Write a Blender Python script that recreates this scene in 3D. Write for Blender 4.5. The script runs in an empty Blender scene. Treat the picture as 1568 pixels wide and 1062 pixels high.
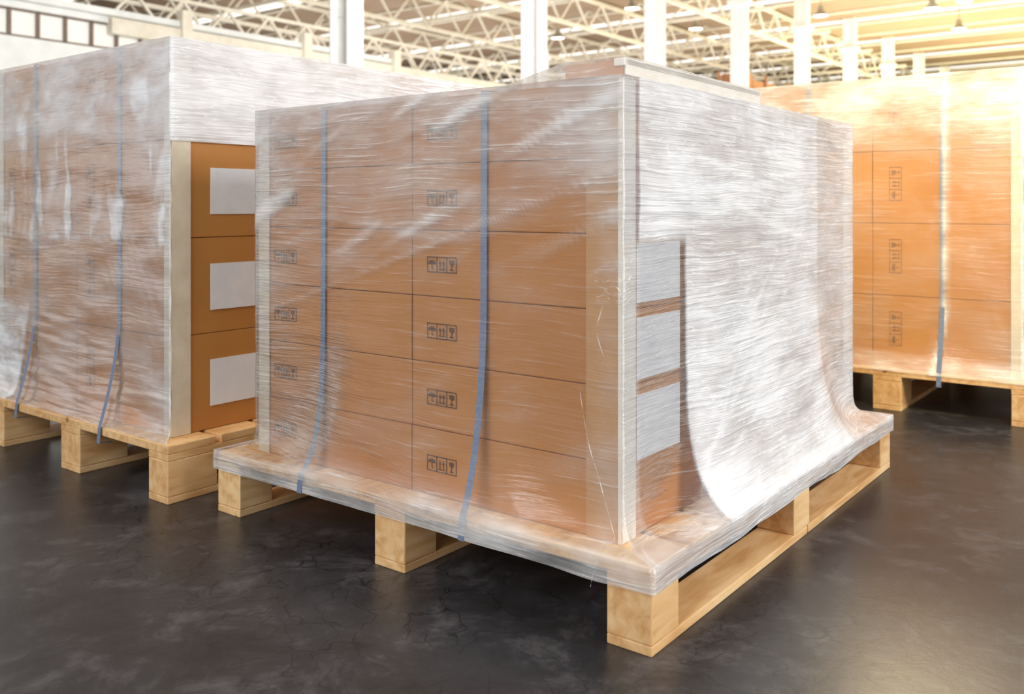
import bpy, bmesh, math, random
from mathutils import Vector, Matrix, noise
random.seed(7)
ANG = math.atan2(0.7925, 0.6099)
AX = Vector((-0.7925, 0.6099, 0)); BX = Vector((0.6099, 0.7925, 0))
scene = bpy.context.scene
col = scene.collection

# ------------------------------------------------------------ materials
def new_mat(name):
    m = bpy.data.materials.new(name); m.use_nodes = True
    nt = m.node_tree; nt.nodes.clear()
    out = nt.nodes.new('ShaderNodeOutputMaterial')
    return m, nt, out
def N(nt, t, **k):
    n = nt.nodes.new(t)
    for a, v in k.items():
        if a in n.inputs: n.inputs[a].default_value = v
        else: setattr(n, a, v)
    return n
def L(nt, a, ao, b, bi): nt.links.new(a.outputs[ao], b.inputs[bi])
def rgb(r, g, b):
    f = lambda c: ((c/255)/12.92 if c/255 <= .04045 else ((c/255+.055)/1.055)**2.4)
    return (f(r), f(g), f(b), 1)
def mapping(nt, scale, rot=(0,0,0)):
    tc = N(nt, 'ShaderNodeTexCoord'); mp = N(nt, 'ShaderNodeMapping')
    mp.inputs['Scale'].default_value = scale; mp.inputs['Rotation'].default_value = rot
    L(nt, tc, 'Object', mp, 'Vector'); return mp
def ramp(nt, stops):
    r = N(nt, 'ShaderNodeValToRGB'); e = r.color_ramp.elements
    while len(e) < len(stops): e.new(.5)
    for i, (p, c) in enumerate(stops):
        e[i].position = p; e[i].color = c if len(c) == 4 else (*c, 1)
    return r

def mat_noise(name, c1, c2, scale=(3,3,3), rough=.6, bump=.1, nscale=4, metallic=0, spec=.4):
    m, nt, out = new_mat(name)
    mp = mapping(nt, scale); n = N(nt, 'ShaderNodeTexNoise', Scale=nscale, Detail=3.0, Roughness=.6)
    L(nt, mp, 0, n, 'Vector')
    r = ramp(nt, [(.3, c1), (.7, c2)]); L(nt, n, 0, r, 0)
    p = N(nt, 'ShaderNodeBsdfPrincipled', Roughness=rough, Metallic=metallic)
    p.inputs['Specular IOR Level'].default_value = spec
    L(nt, r, 0, p, 'Base Color')
    if bump > .04:
        b = N(nt, 'ShaderNodeBump', Strength=bump, Distance=.01); L(nt, n, 0, b, 'Height'); L(nt, b, 0, p, 'Normal')
    L(nt, p, 0, out, 0)
    return m

def mat_wood(name, scale):
    m, nt, out = new_mat(name)
    mp = mapping(nt, scale); n = N(nt, 'ShaderNodeTexNoise', Scale=2.0, Detail=3.0, Roughness=.5, Distortion=.5)
    L(nt, mp, 0, n, 'Vector')
    r = ramp(nt, [(.3, rgb(214,164,106)), (.5, rgb(236,194,138)), (.72, rgb(248,214,164))]); L(nt, n, 0, r, 0)
    mp2 = mapping(nt, (1,1,1)); v = N(nt, 'ShaderNodeTexVoronoi', Scale=5.0); L(nt, mp2, 0, v, 'Vector')
    r2 = ramp(nt, [(.04, (.30,.14,.06,1)), (.10, (1,1,1,1))]); L(nt, v, 0, r2, 0)
    n3 = N(nt, 'ShaderNodeTexNoise', Scale=2.6, Detail=2.0); L(nt, mp2, 0, n3, 'Vector')
    r3 = ramp(nt, [(.35, (.88,.80,.72,1)), (.6, (1,1,1,1))]); L(nt, n3, 0, r3, 0)
    mx = N(nt, 'ShaderNodeMixRGB', blend_type='MULTIPLY'); mx.inputs[0].default_value = .8
    L(nt, r, 0, mx, 1); L(nt, r2, 0, mx, 2)
    mx2 = N(nt, 'ShaderNodeMixRGB', blend_type='MULTIPLY'); mx2.inputs[0].default_value = 1
    L(nt, mx, 0, mx2, 1); L(nt, r3, 0, mx2, 2)
    p = N(nt, 'ShaderNodeBsdfPrincipled', Roughness=.6); L(nt, mx2, 0, p, 'Base Color')
    b = N(nt, 'ShaderNodeBump', Strength=.1, Distance=.003); L(nt, n, 0, b, 'Height'); L(nt, b, 0, p, 'Normal')
    L(nt, p, 0, out, 0); return m

def mat_card(name, c1, c2):
    m, nt, out = new_mat(name)
    mp = mapping(nt, (1,1,1)); n = N(nt, 'ShaderNodeTexNoise', Scale=2.0, Detail=3.0); L(nt, mp, 0, n, 'Vector')
    r = ramp(nt, [(.3, c1), (.7, c2)]); L(nt, n, 0, r, 0)
    at = N(nt, 'ShaderNodeAttribute', attribute_name='tint')
    mx = N(nt, 'ShaderNodeMixRGB', blend_type='MULTIPLY'); mx.inputs[0].default_value = 1
    L(nt, r, 0, mx, 1); L(nt, at, 'Color', mx, 2)
    p = N(nt, 'ShaderNodeBsdfPrincipled', Roughness=.55); L(nt, mx, 0, p, 'Base Color')
    L(nt, p, 0, out, 0); return m

def mat_film(name, tint=(1,1,1,1), line=.6, zscale=60, patch=.5, hs=1.5, lo=.60, hi=.74, ridge=.25, warp=.035, bump=.35, gloss=.03, fres=.45):
    """clear stretch film: transparent where thin, milky white where layered (vertex attribute 'dens')"""
    m, nt, out = new_mat(name)
    at = N(nt, 'ShaderNodeAttribute', attribute_name='dens')
    tc = N(nt, 'ShaderNodeTexCoord'); sp = N(nt, 'ShaderNodeSeparateXYZ'); L(nt, tc, 'Object', sp, 0)
    h = N(nt, 'ShaderNodeMath', operation='SUBTRACT'); L(nt, sp, 'X', h, 0); L(nt, sp, 'Y', h, 1)
    def comb(a, b, zsrc):
        x = N(nt, 'ShaderNodeMath', operation='MULTIPLY'); L(nt, h, 0, x, 0); x.inputs[1].default_value = a
        y = N(nt, 'ShaderNodeMath', operation='MULTIPLY'); nt.links.new(zsrc, y.inputs[0]); y.inputs[1].default_value = b
        c = N(nt, 'ShaderNodeCombineXYZ'); L(nt, x, 0, c, 0); L(nt, y, 0, c, 1); return c
    c0 = comb(2.0, 3.0, sp.outputs['Z'])
    nw = N(nt, 'ShaderNodeTexNoise', noise_dimensions='2D', Scale=1.0, Detail=1.0); L(nt, c0, 0, nw, 'Vector')
    wz = N(nt, 'ShaderNodeMath', operation='MULTIPLY_ADD'); L(nt, nw, 0, wz, 0); wz.inputs[1].default_value = warp; L(nt, sp, 'Z', wz, 2)
    c1 = comb(hs, zscale, wz.outputs[0])
    n1 = N(nt, 'ShaderNodeTexNoise', noise_dimensions='2D', Scale=1.0, Detail=3.0, Roughness=.65); L(nt, c1, 0, n1, 'Vector')
    rl = N(nt, 'ShaderNodeMapRange', interpolation_type='SMOOTHSTEP'); rl.inputs['From Min'].default_value = lo; rl.inputs['From Max'].default_value = hi
    L(nt, n1, 0, rl, 'Value')
    c2 = comb(2.6, 22, wz.outputs[0])
    n3 = N(nt, 'ShaderNodeTexNoise', noise_dimensions='2D', Scale=1.0, Detail=2.0, Roughness=.6); L(nt, c2, 0, n3, 'Vector')
    s5 = N(nt, 'ShaderNodeMath', operation='SUBTRACT'); L(nt, n3, 0, s5, 0); s5.inputs[1].default_value = .5
    ab = N(nt, 'ShaderNodeMath', operation='ABSOLUTE'); L(nt, s5, 0, ab, 0)
    rg = N(nt, 'ShaderNodeMapRange'); rg.inputs['From Min'].default_value = .0; rg.inputs['From Max'].default_value = .018
    rg.inputs['To Min'].default_value = 1; rg.inputs['To Max'].default_value = 0; L(nt, ab, 0, rg, 'Value')
    c3 = comb(2.6, 6, wz.outputs[0])
    n2 = N(nt, 'ShaderNodeTexNoise', noise_dimensions='2D', Scale=1.0, Detail=3.0, Roughness=.6); L(nt, c3, 0, n2, 'Vector')
    r2 = N(nt, 'ShaderNodeMapRange'); r2.inputs['From Min'].default_value = .3; r2.inputs['From Max'].default_value = .7
    r2.inputs['To Min'].default_value = 1-patch; r2.inputs['To Max'].default_value = 1+patch; L(nt, n2, 0, r2, 'Value')
    mu = N(nt, 'ShaderNodeMath', operation='MULTIPLY'); L(nt, at, 'Fac', mu, 0); L(nt, r2, 0, mu, 1)
    sq = N(nt, 'ShaderNodeMath', operation='POWER'); L(nt, at, 'Fac', sq, 0); sq.inputs[1].default_value = .5
    rgp = N(nt, 'ShaderNodeMath', operation='MULTIPLY'); L(nt, rg, 0, rgp, 0); L(nt, r2, 0, rgp, 1)
    l1 = N(nt, 'ShaderNodeMath', operation='MULTIPLY_ADD'); L(nt, rgp, 0, l1, 0); l1.inputs[1].default_value = ridge; L(nt, rl, 0, l1, 2)
    li = N(nt, 'ShaderNodeMath', operation='MULTIPLY'); L(nt, l1, 0, li, 0); li.inputs[1].default_value = line
    li2 = N(nt, 'ShaderNodeMath', operation='MULTIPLY'); L(nt, li, 0, li2, 0); L(nt, sq, 0, li2, 1)
    su = N(nt, 'ShaderNodeMath', operation='ADD', use_clamp=True); L(nt, mu, 0, su, 0); L(nt, li2, 0, su, 1)
    mn = N(nt, 'ShaderNodeMath', operation='MINIMUM'); L(nt, su, 0, mn, 0); mn.inputs[1].default_value = .94
    hh = N(nt, 'ShaderNodeMath', operation='MULTIPLY_ADD'); L(nt, n3, 0, hh, 0); hh.inputs[1].default_value = 1.6; L(nt, n1, 0, hh, 2)
    bmp = N(nt, 'ShaderNodeBump', Strength=bump, Distance=.008); L(nt, hh, 0, bmp, 'Height')
    p = N(nt, 'ShaderNodeBsdfPrincipled', Roughness=.22); p.inputs['Base Color'].default_value = tint
    p.inputs['Specular IOR Level'].default_value = .6
    L(nt, bmp, 0, p, 'Normal')
    tr = N(nt, 'ShaderNodeBsdfTransparent')
    gl = N(nt, 'ShaderNodeBsdfGlossy', Roughness=.12); L(nt, bmp, 0, gl, 'Normal')
    lw = N(nt, 'ShaderNodeLayerWeight', Blend=.2); L(nt, bmp, 0, lw, 'Normal')
    fm = N(nt, 'ShaderNodeMath', operation='MULTIPLY_ADD'); L(nt, lw, 'Fresnel', fm, 0); fm.inputs[1].default_value = fres; fm.inputs[2].default_value = gloss
    m0 = N(nt, 'ShaderNodeMixShader'); L(nt, fm, 0, m0, 0); L(nt, tr, 0, m0, 1); L(nt, gl, 0, m0, 2)
    m2 = N(nt, 'ShaderNodeMixShader'); L(nt, mn, 0, m2, 0); L(nt, m0, 0, m2, 1); L(nt, p, 0, m2, 2)
    L(nt, m2, 0, out, 0); return m

def mat_floor():
    m, nt, out = new_mat('dark_concrete')
    mp = mapping(nt, (1,1,1))
    n1 = N(nt, 'ShaderNodeTexNoise', Scale=3.8, Detail=8.0, Roughness=.76, Distortion=.3); L(nt, mp, 0, n1, 'Vector')
    r1 = ramp(nt, [(.34, rgb(36,36,39)), (.52, rgb(50,50,53)), (.70, rgb(90,88,90))]); L(nt, n1, 0, r1, 0)
    n2 = N(nt, 'ShaderNodeTexNoise', Scale=3.0, Detail=3.0); L(nt, mp, 0, n2, 'Vector')
    sc = N(nt, 'ShaderNodeVectorMath', operation='SCALE'); sc.inputs['Scale'].default_value = .5; L(nt, n2, 'Color', sc, 0)
    ad = N(nt, 'ShaderNodeVectorMath', operation='ADD'); L(nt, mp, 0, ad, 0); L(nt, sc, 0, ad, 1)
    v = N(nt, 'ShaderNodeTexVoronoi', feature='DISTANCE_TO_EDGE', Scale=6.5); L(nt, ad, 0, v, 'Vector')
    r2 = ramp(nt, [(.0, (.30,.30,.30,1)), (.026, (1,1,1,1))]); L(nt, v, 0, r2, 0)
    n3 = N(nt, 'ShaderNodeTexNoise', Scale=1.1, Detail=2.0); L(nt, mp, 0, n3, 'Vector')
    r3 = ramp(nt, [(.42, (0,0,0,1)), (.56, (1,1,1,1))]); L(nt, n3, 0, r3, 0)
    mx = N(nt, 'ShaderNodeMixRGB', blend_type='MULTIPLY'); L(nt, r3, 0, mx, 0); L(nt, r1, 0, mx, 1); L(nt, r2, 0, mx, 2)
    p = N(nt, 'ShaderNodeBsdfPrincipled'); L(nt, mx, 0, p, 'Base Color')
    r4 = N(nt, 'ShaderNodeMapRange'); r4.inputs['To Min'].default_value = .22; r4.inputs['To Max'].default_value = .46; L(nt, n1, 0, r4, 'Value'); L(nt, r4, 0, p, 'Roughness')
    b = N(nt, 'ShaderNodeBump', Strength=.22, Distance=.01); L(nt, n1, 0, b, 'Height'); L(nt, b, 0, p, 'Normal')
    L(nt, p, 0, out, 0); return m

def mat_emit(name, c, s):
    m, nt, out = new_mat(name)
    e = N(nt, 'ShaderNodeEmission'); e.inputs[0].default_value = c; e.inputs[1].default_value = s
    L(nt, e, 0, out, 0); return m

def mat_roof():
    m, nt, out = new_mat('corrugated_roof_sheet')
    mp = mapping(nt, (1,1,1))
    n1 = N(nt, 'ShaderNodeTexNoise', Scale=.15, Detail=2.0); L(nt, mp, 0, n1, 'Vector')
    r1 = ramp(nt, [(.3, rgb(132,110,90)), (.7, rgb(160,136,112))]); L(nt, n1, 0, r1, 0)
    p = N(nt, 'ShaderNodeBsdfPrincipled', Roughness=.7); L(nt, r1, 0, p, 'Base Color')
    L(nt, p, 0, out, 0); return m

WOODX = mat_wood('pine_wood_board', (2.0,12,12))
WOODY = mat_wood('pine_wood_deck', (12,2.0,12))
WOODZ = mat_wood('pine_wood_block', (9,9,1.6))
CARD = mat_card('kraft_cardboard', rgb(182,121,62), rgb(194,135,76))
CARD2 = mat_card('kraft_cardboard_dark', rgb(186,124,58), rgb(200,140,72))
PROT = mat_noise('kraft_edge_board', rgb(190,142,94), rgb(200,154,106), rough=.4, bump=.03)
PROTW = mat_noise('white_edge_board', rgb(232,227,216), rgb(242,238,230), rough=.35, bump=.03)
PROTC = mat_noise('cream_edge_board', rgb(212,198,174), rgb(226,214,192), rough=.3, bump=.03)
LABEL = mat_noise('white_label_paper', rgb(232,235,241), rgb(241,243,247), rough=.5, bump=.02)
INK = mat_noise('black_print', rgb(84,56,38), rgb(100,68,46), rough=.7, bump=0)
INKF = mat_noise('faded_print', rgb(136,92,50), rgb(146,100,56), rough=.7, bump=0)
STRAP = mat_noise('blue_grey_strap', rgb(108,122,148), rgb(126,140,168), rough=.35, bump=.03, scale=(20,20,20))
FILM = mat_film('stretch_film', (.95,.94,.92,1), line=.55, zscale=105, patch=.5, hs=3.0, lo=.59, hi=.72, ridge=.25, bump=.4, gloss=.03)
FILMW = mat_film('stretch_film_layered', (.95,.955,.965,1), line=.5, zscale=85, patch=.25, hs=2.4, ridge=.45, bump=.6)
FILMG = mat_film('stretch_film_glossy', (.94,.95,.96,1), line=.34, zscale=70, patch=.6, hs=4.0, lo=.61, hi=.75, ridge=.15, bump=.22, gloss=.03, fres=.32)
WHITEP = mat_noise('white_paint', rgb(240,240,236), rgb(248,248,244), rough=.45, bump=.03, nscale=1)
CREAM = mat_noise('cream_steel', rgb(220,212,194), rgb(238,232,216), rough=.5, bump=.03, nscale=1)
WALLM = mat_noise('wall_paint', rgb(224,226,223), rgb(236,238,235), rough=.7, bump=.03, nscale=1)
FRAME = mat_noise('window_frame_paint', rgb(110,94,80), rgb(128,110,96), rough=.6, bump=.02)
PANE = mat_noise('frosted_glass', rgb(244,243,236), rgb(250,249,245), rough=.3, bump=.02)
RACKM = mat_noise('rack_paint', rgb(156,108,76), rgb(174,126,92), rough=.5, bump=.02)
DARKM = mat_noise('lamp_metal', rgb(150,145,130), rgb(180,175,160), rough=.4, bump=.02, metallic=.3)

# ------------------------------------------------------------ mesh helpers
def bm_box(bm, x0, x1, y0, y1, z0, z1, mi=0, bev=0.0, tint=None):
    r = bmesh.ops.create_cube(bm, size=1)
    vs = r['verts']
    for v in vs:
        v.co = Vector(((x0+x1)/2 + v.co.x*(x1-x0), (y0+y1)/2 + v.co.y*(y1-y0), (z0+z1)/2 + v.co.z*(z1-z0)))
    fs = set(f for v in vs for f in v.link_faces)
    if bev > 0:
        es = list(set(e for v in vs for e in v.link_edges))
        rr = bmesh.ops.bevel(bm, geom=es, offset=bev, segments=2, affect='EDGES', profile=.6)
        fs = set(f for f in rr['faces']) | set(f for f in fs if f.is_valid)
    lay = bm.loops.layers.color.get('tint')
    for f in fs:
        f.material_index = mi
        if lay and tint is not None:
            for l in f.loops: l[lay] = (*tint, 1)
def bm_beam(bm, a, b, w, mi=0):
    a = Vector(a); b = Vector(b); d = b-a
    if d.length < 1e-6: return
    q = d.to_track_quat('Z', 'Y')
    r = bmesh.ops.create_cube(bm, size=1)
    for v in r['verts']:
        v.co = q @ Vector((v.co.x*w, v.co.y*w, v.co.z*d.length)) + (a+b)/2
    for f in set(f for v in r['verts'] for f in v.link_faces): f.material_index = mi
def make_obj(name, bm, mats, parent=None, loc=None, rot=None, smooth=False):
    me = bpy.data.meshes.new(name); bm.to_mesh(me); bm.free()
    for m in mats: me.materials.append(m)
    if smooth:
        for p in me.polygons: p.use_smooth = True
    o = bpy.data.objects.new(name, me); col.objects.link(o)
    if parent: o.parent = parent
    if loc is not None: o.location = loc
    if rot is not None: o.rotation_euler = (0, 0, rot)
    return o
def new_bm(tint=False):
    bm = bmesh.new()
    if tint: bm.loops.layers.color.new('tint')
    return bm
def empty(name, loc, rot):
    e = bpy.data.objects.new(name, None); e.empty_display_size = .3
    e.location = loc; e.rotation_euler = (0,0,rot); col.objects.link(e); return e

# ------------------------------------------------------------ pallet
def pallet(P, U, V, bu, bv, zd=.235):
    bm = new_bm()
    for (a, b) in bu:
        bm_box(bm, 0, V/2+.05, a, b, 0, .028, 0, .004); bm_box(bm, V/2+.056, V, a, b, 0, .028, 0, .004)
    for (a, b) in bu:
        for (c, d) in bv:
            bm_box(bm, c, d, a, b, .028, .172, 2, .005)
    for (a, b) in bu:
        bm_box(bm, 0, V, a, b, .172, .200, 0, .003)
    n = 9; w = V/n
    for i in range(n):
        bm_box(bm, i*w+.0, i*w+w-.028 if i < n-1 else V, 0, U, .200, zd, 1, .004)
    return make_obj('wooden_pallet', bm, [WOODX, WOODY, WOODZ], None, P, ANG)

# ------------------------------------------------------------ film skirt
def sm(x): x = max(0, min(1, x)); return x*x*(3-2*x)
CR = .60
def make_film(parent, name, rect, prect, ztop, zd, dens, mats, bcut=None, top=True, res=.011, seed=0, flare=None, zbot=.172, amp=1.0):
    (v0, v1, u0, u1) = rect; (pv0, pv1, pu0, pu1) = prect
    flare = flare or {}
    per = []
    def seg(side, a, b, pa, pb):
        ln = math.hypot(b[0]-a[0], b[1]-a[1])
        n = int(ln/(res if side in 'AB' else res*3))
        for i in range(n):
            t = i/n
            per.append((side, (a[0]+(b[0]-a[0])*t, a[1]+(b[1]-a[1])*t), (pa[0]+(pb[0]-pa[0])*t, pa[1]+(pb[1]-pa[1])*t), min(t, 1-t)*ln))
    seg('A', (v0,u1), (v0,u0), (pv0,pu1), (pv0,pu0))
    seg('B', (v0,u0), (v1,u0), (pv0,pu0), (pv1,pu0))
    seg('C', (v1,u0), (v1,u1), (pv1,pu0), (pv1,pu1))
    seg('D', (v1,u1), (v0,u1), (pv1,pu1), (pv0,pu1))
    NT = int((ztop-zd)/(res*1.1)); NB = 60; NU = max(40, NT - NB)
    bm = bmesh.new(); lay = bm.verts.layers.float.new('dens')
    grid = []; zrow = None
    for (side, p, q, cd) in per:
        w = sm(cd/CR)
        fl = flare.get(side, (.6,3.5,.42,4.0))
        zf = fl[2] + (fl[0]-fl[2])*w; pw = fl[3] + (fl[1]-fl[3])*w
        colv = []
        nrm = {'A': Vector((-1,0,0)), 'B': Vector((0,-1,0)), 'C': Vector((1,0,0)), 'D': Vector((0,1,0))}[side]
        pts = []
        for k in range(NU): pts.append((0, ztop + (zf-ztop)*k/NU))
        e2 = 1.0 + 1.4*sm((pw-1)/4)
        for k in range(NB+1):
            t = k/NB; pts.append((t**pw, zf-(zf-zd-.006)*(1-(1-t)**e2)))
        if side == 'B' and zrow is None: zrow = [z for b, z in pts]
        sk = [zd-.01, zd-.025, zd-.045, zbot] if zbot < zd-.05 else [zd-.004, zbot]
        for i, (b, z) in enumerate(pts):
            x = p[0]+(q[0]-p[0])*b; y = p[1]+(q[1]-p[1])*b
            nn = (noise.noise(Vector((x*3+seed, y*3, z*9)))*.004 + noise.noise(Vector((x*5+seed, y*5, z*45)))*.0022)*amp
            co = Vector((x, y, z)) + nrm*max(-.004, nn)*(1 if i > 2 else 0)
            if b > .5: co.z += abs(noise.noise(Vector((x*12, y*12, seed))))*.007*(1-abs(2*b-1.5))
            v = bm.verts.new(co); v[lay] = dens(side, x, y, z, b); colv.append(v)
        for j, z in enumerate(sk):
            nn = noise.noise(Vector((q[0]*8+seed, q[1]*8, z*6)))*.004
            zz = z + (noise.noise(Vector((q[0]*3+seed, q[1]*3, 5)))*.012 if j == 3 else 0)
            v = bm.verts.new(Vector((q[0], q[1], zz)) + nrm*(.002+nn)); v[lay] = dens(side, q[0], q[1], z, 1.2); colv.append(v)
        grid.append((side, colv))
    n = len(grid)
    jcut = None
    if bcut: jcut = next(i for i, z in enumerate(zrow) if z < bcut)
    for i in range(n):
        a = grid[i][1]; b = grid[(i+1) % n][1]
        for j in range(len(a)-1):
            if jcut and grid[i][0] == 'B' and j >= jcut: continue
            f = bm.faces.new((a[j], b[j], b[j+1], a[j+1]))
            if grid[i][0] == 'B': f.material_index = 1
    if top:
        tv = []
        for g in grid:
            v = bm.verts.new(g[1][0].co); v[lay] = g[1][0][lay]; tv.append(v)
        bm.faces.new(tv)
    return make_obj(name, bm, mats, parent, smooth=True)

def strap(bm, pts, w, across, mi=0):
    ac = Vector(across)*w/2; prev = None
    for p in pts:
        p = Vector(p); a = bm.verts.new(p-ac); b = bm.verts.new(p+ac)
        if prev: bm.faces.new((prev[0], prev[1], b, a)).material_index = mi
        prev = (a, b)

def icon(bm, uc, zc, v, w, h, vertical=False):
    """handling-symbol panel: umbrella / this side up / glass"""
    def T(a, b):
        if vertical: a, b = -b, a
        return Vector((v, uc - a, zc + b))
    def quad(a0, b0, a1, b1):
        vs = [bm.verts.new(T(a, b)) for a, b in ((a0,b0),(a1,b0),(a1,b1),(a0,b1))]; bm.faces.new(vs)
    def poly(p): bm.faces.new([bm.verts.new(T(a, b)) for a, b in p])
    t = .0028
    W, H = w/2, h/2
    quad(-W,-H,W,-H+t); quad(-W,H-t,W,H); quad(-W,-H,-W+t,H); quad(W-t,-H,W,H)
    quad(-W/3-t/2,-H,-W/3+t/2,H); quad(W/3-t/2,-H,W/3+t/2,H)
    c = -2*W/3; s = h*.36
    poly([(c+s*math.cos(x)*.9, s*.1+s*math.sin(x)*.7) for x in [i*math.pi/6 for i in range(7)]])
    quad(c-t/2, -s*.8, c+t/2, s*.2); quad(c, -s*.8, c+s*.35, -s*.8+t)
    for dx in (-s*.4, s*.4):
        poly([(dx-s*.3, s*.1),(dx+s*.3, s*.1),(dx, s*.85)]); quad(dx-t*.6,-s*.8,dx+t*.6,s*.2)
    quad(-s*.8,-s*.9,s*.8,-s*.9+t)
    c = 2*W/3
    poly([(c-s*.55,s*.85),(c-s*.5,s*.2),(c,-s*.2),(c+s*.5,s*.2),(c+s*.55,s*.85)]); quad(c-t*.6,-s*.8,c+t*.6,0); quad(c-s*.4,-s*.8-t,c+s*.4,-s*.8+t/2)

def cartons(parent, v0, v1, u0, u1, z0, z1, nv, nu, nz, mat, gap=.0015, name='cartons'):
    bm = new_bm(True)
    dv, du, dz = (v1-v0)/nv, (u1-u0)/nu, (z1-z0)/nz
    for k in range(nz):
        for i in range(nv):
            for j in range(nu):
                t = random.uniform(.92, 1.04); tt = (t, t*random.uniform(.97,1.0), t*random.uniform(.93,1.0))
                jx, jy = random.uniform(0, .003), random.uniform(0, .003)
                bm_box(bm, v0+i*dv+gap*.5+jx, v0+(i+1)*dv-gap*.5, u0+j*du+gap*.5+jy, u0+(j+1)*du-gap*.5,
                       z0+k*dz+(gap*.5 if k else 0), z0+(k+1)*dz-gap*.5, 0, .0035, tt)
    return make_obj(name, bm, [mat], parent)

# ============================================================ MAIN LOAD
P1 = Vector((.371, 2.431, 0))
pallet(P1, 1.93, 2.24, [(0,.14),(.91,1.05),(1.79,1.93)], [(0,.155),(1.037,1.19),(2.09,2.24)])
E1 = empty('wrapped_carton_stack', P1, ANG)
V0, V1, U0, U1, ZD, ZT = .105, 2.14, .157, 1.80, .236, 1.56
cartons(E1, V0, V1, U0, U1, ZD, ZT, 4, 2, 6, CARD)
bm = new_bm()
bm_box(bm, V0-.006, V0-.001, U0-.006, U0+.115, ZD, ZT+.006, 0, .0015)
make_obj('edge_board_kraft', bm, [PROT], E1)
bm = new_bm()
bm_box(bm, V0-.006, V0-.001, U1-.06, U1+.006, ZD, ZT+.004, 0, .0015)
bm_box(bm, V0-.006, V0+.07, U1+.001, U1+.006, ZD, ZT+.004, 0, .0015)
make_obj('edge_board_cream', bm, [PROTC], E1)
bm = new_bm()
bm_box(bm, V0-.0055, V0+.075, U0-.006, U0-.001, ZD, ZT+.006, 0, .0015)
bm_box(bm, V0-.0062, V0-.0058, U0-.006, U0+.006, ZD, ZT+.006, 0, 0)
bm_box(bm, V1-.09, V1+.006, U0-.006, U0-.001, ZD, ZT-.06, 0, .0015)
bm_box(bm, V1+.001, V1+.006, U0-.006, U0+.09, ZD, ZT-.06, 0, .0015)
make_obj('edge_board_white', bm, [PROTW], E1)
bm = new_bm(); dz = (ZT-ZD)/6
for k in range(6):
    for uc in (U0+.685, U0+1.49):
        icon(bm, uc, ZD+dz*(k+.5)-.003, V0-.0015, .13, .052)
make_obj('handling_symbols', bm, [INK], E1)
bm = new_bm()
for (a, b, c, d) in [(.19,.46,.915,1.09),(.19,.46,.69,.872),(.19,.46,.455,.645),(.50,.80,1.17,1.29),(1.03,1.17,1.20,1.30),(.75,1.0,.70,.86),(.75,1.0,.47,.63)]:
    bm_box(bm, a, b, U0-.003, U0+.0005, c, d, 0, 0)
make_obj('shipping_labels', bm, [LABEL], E1)
FA = (1.0, 1.9, .42, 4.0); FB = (.95, 2.2, .45, 4.0)
def tentpts(f, face, edge, cd, n=24):
    """positions along the taut film for straps lying on it"""
    w = sm(cd/CR); zf = f[2]+(f[0]-f[2])*w; pw = f[3]+(f[1]-f[3])*w; e2 = 1.0 + 1.4*sm((pw-1)/4); r = []
    for k in range(n+1):
        t = k/n; r.append((face+(edge-face)*t**pw, zf-(zf-ZD-.006)*(1-(1-t)**e2)))
    return r
bm = new_bm()
for u in (.655, 1.42):
    pts = [(V0+.3, u, ZT+.006), (V0-.008, u, ZT+.006)]
    pts += [(x+.004, u, z-.003) for x, z in tentpts(FA, V0-.014, -.014, min(u-U0, U1-u))]
    pts += [(-.016, u, .17), (.05, u, .165)]
    strap(bm, pts, .026, (0,1,0))
for v in (.485, 1.66):
    pts = [(v, U0-.008, ZT+.005)] + [(v, y+(.001 if v < 1 else .006), z-.002) for y, z in tentpts(FB, U0-.014, -.012, min(v-V0, V1-v))] + [(v, -.010, .175)]
    strap(bm, pts, .010, (1,0,0))
make_obj('blue_straps', bm, [STRAP], E1)

def dens1(side, v, u, z, b):
    if side == 'A':
        d = .04
        l1 = .793 + (1.74-u)*(1.294-.793)/(1.74-.196)
        l2 = 1.12 + .05*sm((u-1.2)/.6) + .03*math.sin(u*6)
        d += .10*sm((z-l1)/.02) + .08*sm((z-l2)/.02)
        d += .20*math.exp(-((z-l1)/.010)**2) + .14*math.exp(-((z-l2)/.010)**2)*sm((u-.6)/.1)
        d += .12*sm((z-1.2)/.3)
        d += .10*noise.noise(Vector((u*2.2+1, z*2.2, 3))) + .07*noise.noise(Vector((u*5, z*8+u*3, 9)))
        n2 = noise.noise(Vector((u*3+z*2, z*14+u*6, 1)))
        d += .24*sm((n2-.20)/.25)*sm((z-.9)/.3)
        d += .10*math.exp(-((u-U0-.03)/.05)**2)
        d = max(.035, d)
        d += .03*sm((b-.15)/.4)
        d += .34*sm((b-.7)/.3)
        return min(.9, d)
    if side == 'B':
        d = .75
        edge = .485
        low = sm((edge-v)/.02)*sm((1.12-z)/.05)
        d = d*(1-low) + .06*low
        d -= .20*sm((v-1.66)/.03)
        d += .14*noise.noise(Vector((v*2.5, z*3.5, 7)))*(1-.8*low)
        for k, (s0, z0, sl) in enumerate([(.55,.42,.55),(.7,.40,.3),(.5,.36,.9),(1.1,.5,.12),(.9,1.2,-.22),(.6,1.36,-.15),(1.3,.9,-.1)]):
            d += .16*math.exp(-((z-z0-(v-s0)*sl)/.010)**2)*sm((v-s0+.1)/.1)*sm((s0+.8-v)/.2)
        cb = sm((.185-v)/.01)
        d = d*(1-cb) + .20*cb
        d += .25*sm((b-.3)/.4)*low
        if b > 1: d = .55
        return max(.05, min(.95, d))
    return .6
make_film(E1, 'stretch_wrap', (V0-.016, V1+.014, U0-.016, U1+.014), (-.012, 2.252, -.012, 1.942), ZT+.014, ZD, dens1, [FILM, FILMW], seed=1, flare={'A': FA, 'B': FB})

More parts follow.
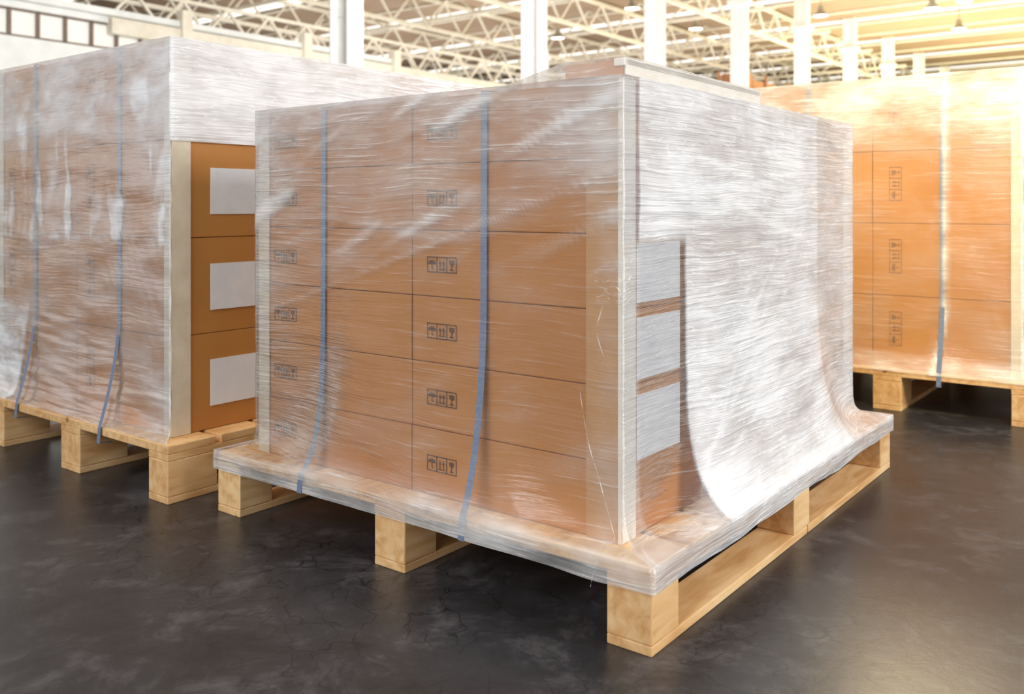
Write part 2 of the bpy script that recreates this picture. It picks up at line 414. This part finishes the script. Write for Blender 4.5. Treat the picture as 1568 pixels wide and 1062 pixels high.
# partial upper layer under the wrap
bm = new_bm(True)
bm_box(bm, .31, 1.36, .27, .49, ZT+.016, ZT+.095, 0, .005, (1,1,1))
make_obj('upper_cartons', bm, [CARD], E1)
bm = new_bm()
bm_box(bm, .30, 1.365, .262, .30, ZT+.075, ZT+.100, 0, .004)
bm_box(bm, .312, 1.362, .262, .268, ZT+.016, ZT+.100, 0, .002)
make_obj('top_board', bm, [PROTW], E1)
bm = bmesh.new(); lay = bm.verts.layers.float.new('dens')
prof = [(.258,.017),(.258,.103),(.35,.104),(.49,.103),(.58,.08),(.70,.05),(.84,.022),(.95,.017)]
nv = 60; rows = []
for i in range(nv+1):
    v = .295 + (1.37-.295)*i/nv; r = []
    for (u, z) in prof:
        x = bm.verts.new((v, u, ZT+z+noise.noise(Vector((v*9,u*9,2)))*.004)); x[lay] = .24; r.append(x)
    rows.append(r)
for i in range(nv):
    for j in range(len(prof)-1): bm.faces.new((rows[i][j], rows[i+1][j], rows[i+1][j+1], rows[i][j+1]))
for r in (rows[0], rows[-1]): bm.faces.new(r)
make_obj('upper_wrap', bm, [FILM], E1, smooth=False)

# twisted film end at the corner
WISP = mat_film('twisted_film', (.95,.95,.97,1), line=.6, zscale=60, patch=.3)
def ribbon(name, specs):
    bm = bmesh.new(); lay = bm.verts.layers.float.new('dens')
    for pts, w in specs:
        P = [Vector(p) for p in pts]; P = [P[0]] + P + [P[-1]]; S = []
        for i in range(1, len(P)-2):
            for k in range(8):
                t = k/8; a, b, c, d = P[i-1], P[i], P[i+1], P[i+2]
                S.append(.5*((2*b)+(c-a)*t+(2*a-5*b+4*c-d)*t*t+(3*b-a-3*c+d)*t*t*t))
        S.append(P[-1]); prev = None; ph = random.uniform(0, 6)
        for i, s in enumerate(S):
            tw = ph + i*.25
            ac = Vector((math.cos(tw)*.3, math.sin(tw), .25*math.cos(tw*1.7)))*w*(.5+.4*math.sin(i*.5+ph))
            x, y = bm.verts.new(s-ac), bm.verts.new(s+ac); x[lay] = .6; y[lay] = .3
            if prev: bm.faces.new((prev[0], prev[1], y, x))
            prev = (x, y)
    return make_obj(name, bm, [WISP], E1, smooth=True)
sp = [([(.08,.28,.66),(.075,.262,.58),(.065,.235,.50),(.05,.20,.44),(.03,.165,.38),(.01,.13,.32),(-.01,.11,.29),(-.015,.15,.25),(-.02,.17,.19),(-.02,.18,.15)], .003),
      ([(.07,.18,.97),(.068,.20,.90),(.068,.215,.85),(.07,.205,.80),(.075,.18,.74)], .002)]
for i in range(18):
    z0 = .98+random.uniform(-.05,.05)
    sp.append(([(.076, .20+random.uniform(-.02,.03), z0), (.070, .16+random.uniform(-.01,.02), z0+random.uniform(-.02,.02)), (.072, .132, z0+random.uniform(-.02,.02)), (.11+random.uniform(0,.03), .130, z0+random.uniform(-.03,.03))], random.uniform(.0015,.004)))
ribbon('film_tail', sp)

# ============================================================ LEFT & RIGHT LOADS (tall)
def tall_load(P, ZT2, seed, left):
    rect = (.09, 2.13, .115, 1.70)
    mu = [(0,.15),(.72,.88),(1.57,1.72)] if not left else [(0,.14),(.70,.87),(1.45,1.62)]
    pallet(P, 1.75, 2.24, mu, [(0,.23),(1.0,1.22),(2.02,2.24)])
    E = empty('wrapped_carton_stack', P, ANG)
    v0, v1, u0, u1 = rect
    cartons(E, v0, v1, u0, u1, ZD, ZT2, 3, 2, 4, CARD2)
    dz = (ZT2-ZD)/4
    bm = new_bm()
    bm_box(bm, v0-.006, v0-.001, u0-.006, u0+.05, ZD, ZT2+.004, 0, .002)
    bm_box(bm, v0-.006, v0+.085, u0-.007, u0-.001, ZD, ZT2+.004, 0, .002)
    bm_box(bm, v0-.006, v0-.001, u1-.05, u1+.006, ZD, ZT2+.004, 0, .002)
    make_obj('edge_board_cream', bm, [PROTC], E)
    bm = new_bm()
    for k in range(4):
        icon(bm, u0+.66, ZD+dz*(k+.55), v0-.0015, .2, .07, True)
        icon(bm, u0+1.45, ZD+dz*(k+.55), v0-.0015, .2, .07, True)
    make_obj('handling_symbols', bm, [INKF], E)
    bm = new_bm()
    for k in range(4):
        for a in (.275, 1.0, 1.65):
            z = ZD+dz*k+.10
            bm_box(bm, a, a+.30, u0-.003, u0+.0005, z, z+.20, 0, 0)
    make_obj('shipping_labels', bm, [LABEL], E)
    bm = new_bm()
    for u in (u0+.40, u0+1.18):
        pts = [(v0+.3, u, ZT2+.006), (v0-.008, u, ZT2+.006), (v0-.008, u, ZT2-.03), (v0-.008, u, .7)]
        for i in range(1, 9):
            t = i/8; pts.append((v0-.008+(-.008-v0+.008)*t**1.6, u, .7+(ZD-.7)*t))
        pts += [(-.014, u, .17), (.05, u, .165)]
        strap(bm, pts, .026, (0,1,0))
    make_obj('blue_straps', bm, [STRAP], E)
    def dens(side, v, u, z, b):
        if side == 'A':
            if left:
                d = .19 + .24*sm((z-1.40)/.3) + .12*noise.noise(Vector((u*2.5, z*2.5, 4)))
                n2 = noise.noise(Vector((u*6+z*2, z*4, 11))); d += .28*sm((n2-.12)/.3)*sm((z-1.0)/.1)*sm((1.80-z)/.1)
                n3 = noise.noise(Vector((u*14, z*3, 5))); d += .35*sm((n3-.30)/.12)*sm((z-1.0)/.1)*sm((1.6-z)/.2)  # white blotches paint reflections off upright wrinkles into the film density
                d += .22*math.exp(-((z-1.06+.01*math.sin(u*30))/.012)**2)
                d += .6*sm((u-1.5+.25*z)/.05)*sm((.8-z)/.3)
            else:
                d = .08 + .50*sm((z-1.45)/.40) + .08*noise.noise(Vector((u*2.5, z*2.5, 4)))  # bleached glow near the top is painted in as denser, whiter film
                d += .25*sm((.36-z)/.08)
                d += .5*math.exp(-((u-u0-.385-.05*sm((.6-z)/.4))/.016)**2)
            return max(.04, min(.9, d))
        if side == 'B': return .80 + .12*noise.noise(Vector((v*3, z*5, 4)))
        return .5
    prect = (.015, 2.22, .03, 1.74) if left else (-.006, 2.24, .01, 1.755)
    make_film(E, 'stretch_wrap', (v0-.014, v1+.012, u0-.014, u1+.012), prect, ZT2+.012, ZD+.002, dens, [FILMG if left else FILM, FILMW], bcut=1.50, seed=seed,
              flare={'A': (.7,2.0,.40,4.0), 'B': (.42,5,.42,5)}, res=.014 if left else .02, zbot=ZD-.006, amp=2.0 if left else 1.3)
    return E
E2 = tall_load(Vector((-1.381, 3.673, 0)), 1.893, 13, True)
E3 = tall_load(Vector((2.84, 4.90, 0)), 1.955, 29, False)

# ============================================================ HALL
bm = new_bm()
bmesh.ops.create_grid(bm, x_segments=2, y_segments=2, size=90)
make_obj('floor', bm, [mat_floor()], None, (20, 50, 0), 0)

ZR = 9.6
bm = new_bm()
for i in range(-3, 16): bm_box(bm, i*6+0.8, i*6+6, -35, 75, ZR, ZR+.1, 0, 0)
make_obj('ceiling', bm, [mat_roof()], None, (0,0,0), ANG)
bm = new_bm()
for i in range(-3, 16): bm_box(bm, i*6, i*6+.8, -35, 75, ZR+.02, ZR+.06, 0, 0)
make_obj('window_1', bm, [mat_emit('translucent_skylight', (1,.97,.9,1), 1.6)], None, (0,0,0), ANG)

bm = new_bm()
for a in range(15, 75, 5):
    z0, z1 = ZR-1.3, ZR-.15
    bm_beam(bm, (-5, a, z0), (95, a, z0), .13); bm_beam(bm, (-5, a, z1), (95, a, z1), .13)
    b = -5
    while b < 95:
        bm_beam(bm, (b, a, z0), (b+1, a, z1), .07); bm_beam(bm, (b+1, a, z1), (b+2, a, z0), .07)
        b += 2
for b in range(0, 95, 6):
    z0, z1 = ZR-1.0, ZR-.1
    bm_beam(bm, (b+3, 13, z0), (b+3, 75, z0), .12)
    a = 15
    while a < 75:
        bm_beam(bm, (b+3, a, z0), (b+3, a+1.25, z1), .06); bm_beam(bm, (b+3, a+1.25, z1), (b+3, a+2.5, z0), .06)
        a += 2.5
for b in range(-5, 95, 3): bm_beam(bm, (b, -5, ZR-.06), (b, 75, ZR-.06), .09)
make_obj('roof_trusses', bm, [CREAM], None, (0,0,0), ANG)

def column_mesh():
    bm = new_bm()
    bm_box(bm, -.19, .19, -.26, -.20, 0, ZR, 0, .01)
    bm_box(bm, -.19, .19, .20, .26, 0, ZR, 0, .01)
    bm_box(bm, -.10, .10, -.22, .22, 0, ZR, 0, .01)
    bm_box(bm, -.35, .35, -.40, .40, 0, .05, 0, .01)
    bm_box(bm, -.12, .12, -.30, .30, 4.75, 4.95, 0, .01)
    bm_box(bm, -.12, .12, -.34, -.26, 4.3, 4.9, 0, .01)
    bm_box(bm, -.25, .25, -.36, .36, ZR-1.5, ZR-1.3, 0, .01)
    me = bpy.data.meshes.new('column'); bm.to_mesh(me); bm.free(); me.materials.append(WHITEP); return me
cm = column_mesh()
C0 = Vector((-3.13, 17.3, 0))
for i in range(0, 12):
    o = bpy.data.objects.new('column', cm); col.objects.link(o)
    o.location = C0 + BX*6.0*i; o.rotation_euler = (0,0,ANG)

D = 22
bm = new_bm()
bm_box(bm, -6, 22, D, D+.25, 0, 5.12, 0)
bm_box(bm, -6, 22, D, D+.25, 5.78, 6.0, 0)
bm_box(bm, 13.6, 22, D, D+.25, 5.12, 5.78, 0)
bm_box(bm, -6, 22, D-.15, D, 5.95, 6.12, 0, .01)
make_obj('wall_left', bm, [WALLM], None, (0,0,0), ANG)
bm = new_bm()
b = -6
while b < 13.6:
    bm_box(bm, b, b+.09, D+.02, D+.15, 5.12, 5.78, 1, 0); bm_box(bm, b+.09, b+.65, D+.08, D+.10, 5.16, 5.74, 0, 0)
    b += .65
bm_box(bm, -6, 13.6, D+.02, D+.15, 5.12, 5.17, 1, 0); bm_box(bm, -6, 13.6, D+.02, D+.15, 5.73, 5.78, 1, 0)
make_obj('window_2', bm, [PANE, FRAME], None, (0,0,0), ANG)
bm = new_bm()
for b in (13.9, 18, 21.8): bm_box(bm, b, b+.3, D-.3, D, 0, 6.4, 0, .01)
bm_box(bm, 12, 40, D-.2, D+.2, 5.5, 5.9, 0, .01)
b = 12
while b < 40:
    bm_beam(bm, (b, D, 5.9), (b+.7, D, 6.7), .07); bm_beam(bm, (b+.7, D, 6.7), (b+1.4, D, 5.9), .07); b += 1.4
bm_beam(bm, (12, D, 6.7), (40, D, 6.7), .09)
for b in (27, 33, 39.7): bm_box(bm, b, b+.3, D-.15, D+.15, 0, 5.5, 0, .01)
make_obj('crane_beam', bm, [CREAM], None, (0,0,0), ANG)

bm = new_bm(); bm_box(bm, -20, 95, 75, 75.3, 0, ZR, 0); make_obj('wall_back', bm, [WALLM], None, (0,0,0), ANG)
bm = new_bm(); bm_box(bm, 96, 96.3, -35, 75, 0, ZR, 0); make_obj('wall_right', bm, [WALLM], None, (0,0,0), ANG)

bm = new_bm()
for i in range(7):
    x = i*2.7
    for y in (0, 1.1): bm_box(bm, x-.05, x+.05, y-.05, y+.05, 0, 7.2, 0)
    for k in range(7): bm_beam(bm, (x, 0, k), (x, 1.1, k+1), .04)
for k in range(1, 5):
    for y in (0, 1.1): bm_box(bm, 0, 16.2, y-.03, y+.03, k*1.6-.06, k*1.6+.06, 0)
    for i in range(6):
        for j in range(2):
            if random.random() < .8:
                h = random.uniform(.35, .7)
                bm_box(bm, i*2.7+.15+j*1.25, i*2.7+1.3+j*1.25, .05, 1.05, k*1.6+.06, k*1.6+.06+h, 1, .02)
rk = AX*16.5 + BX*38
make_obj('storage_rack', bm, [RACKM, PROT], None, (rk.x, rk.y, 0), ANG)

def lamp_mesh():
    bm = new_bm()
    prof = [(.05,.42),(.10,.40),(.12,.22),(.14,.2),(.22,.08),(.30,0)]
    seg = 20; rings = []
    for r, z in prof: rings.append([bm.verts.new((r*math.cos(2*math.pi*i/seg), r*math.sin(2*math.pi*i/seg), z)) for i in range(seg)])
    for a, b in zip(rings, rings[1:]):
        for i in range(seg): bm.faces.new((a[i], a[(i+1)%seg], b[(i+1)%seg], b[i]))
    f = bm.faces.new([bm.verts.new((.26*math.cos(2*math.pi*i/seg), .26*math.sin(2*math.pi*i/seg), .03)) for i in range(seg)]); f.material_index = 1
    bm_beam(bm, (0,0,.4), (0,0,ZR-8.5), .03)
    me = bpy.data.meshes.new('high_bay_lamp'); bm.to_mesh(me); bm.free()
    me.materials.append(DARKM); me.materials.append(mat_emit('lamp_glow', (1,.95,.8,1), 20)); return me
lm = lamp_mesh()
for (x, y) in [(7.6,37.9),(4.47,34),(11.9,35.3),(15.6,34),(18.5,37.9),(16.2,32.8),(12.6,39.5),(24,42),(2,40)]:
    o = bpy.data.objects.new('high_bay_lamp', lm); col.objects.link(o); o.location = (x, y, 8.5)

# ============================================================ LIGHT
def area(name, loc, tgt, size, power, c=(1,1,1), sy=None):
    l = bpy.data.lights.new(name, 'AREA'); l.energy = power; l.size = size; l.color = c
    if sy: l.shape = 'RECTANGLE'; l.size_y = sy
    o = bpy.data.objects.new(name, l); col.objects.link(o); o.location = loc
    o.rotation_euler = (Vector(tgt)-Vector(loc)).to_track_quat('-Z', 'Y').to_euler(); return o
area('skylight_key', (7.0, -.5, 5.0), (.8, 3.4, .8), 4, 660, (1,.99,.98))
area('added_front_fill', (-4, -3, 6.0), (-.5, 3.8, .8), 5, 500, (.98,.985,1))  # added fill for the left-facing sides, no skylight opening here
area('sunlit_skylight', (5.5, 14.0, 7.0), (1.8, 3.4, .2), 3.5, 1300, (1,.82,.54))
area('added_roof_fill', (2, 38, 1.5), (2, 38, 9), 30, 5200, (1,.96,.91))  # added upward light to brighten the roof, kept out of view
area('added_roof_fill_warm', (24, 38, 1.5), (24, 38, 9), 22, 9500, (1,.90,.56))  # added unseen light, washes the right part of the roof warm
area('added_wall_fill', (4, 8, 6.5), (-8, 26, 5), 6, 2900, (1,.98,.96))  # added to brighten the left wall, no fixture stands here
sl = bpy.data.lights.new('added_glow_spot', 'SPOT'); sl.energy = 3000; sl.color = (1,.78,.34); sl.spot_size = math.radians(34); sl.spot_blend = 1.0; sl.shadow_soft_size = .3  # added spot, gilds the right load's top in place of sunlit haze
so = bpy.data.objects.new('added_glow_spot', sl); col.objects.link(so); so.location = (1.6, .8, 6.0)
so.rotation_euler = (Vector((2.75, 5.4, 1.9))-so.location).to_track_quat('-Z','Y').to_euler()

w = bpy.data.worlds.new('World'); scene.world = w; w.use_nodes = True
bg = w.node_tree.nodes['Background']; bg.inputs[0].default_value = (.96,.97,1,1); bg.inputs[1].default_value = .78

# ============================================================ CAMERA
cd = bpy.data.cameras.new('camera'); cam = bpy.data.objects.new('camera', cd); col.objects.link(cam)
cam.location = (0, 0, 1.2); cam.rotation_euler = (math.radians(90), 0, 0)
cd.sensor_width = 36; cd.lens = 36*1402/1568; cd.shift_y = -(531-315)/1568
cd.clip_end = 500
cd.dof.use_dof = True; cd.dof.focus_distance = 3.1; cd.dof.aperture_fstop = 2.6
scene.camera = cam
scene.view_settings.view_transform = 'Standard'
scene.view_settings.look = 'None'
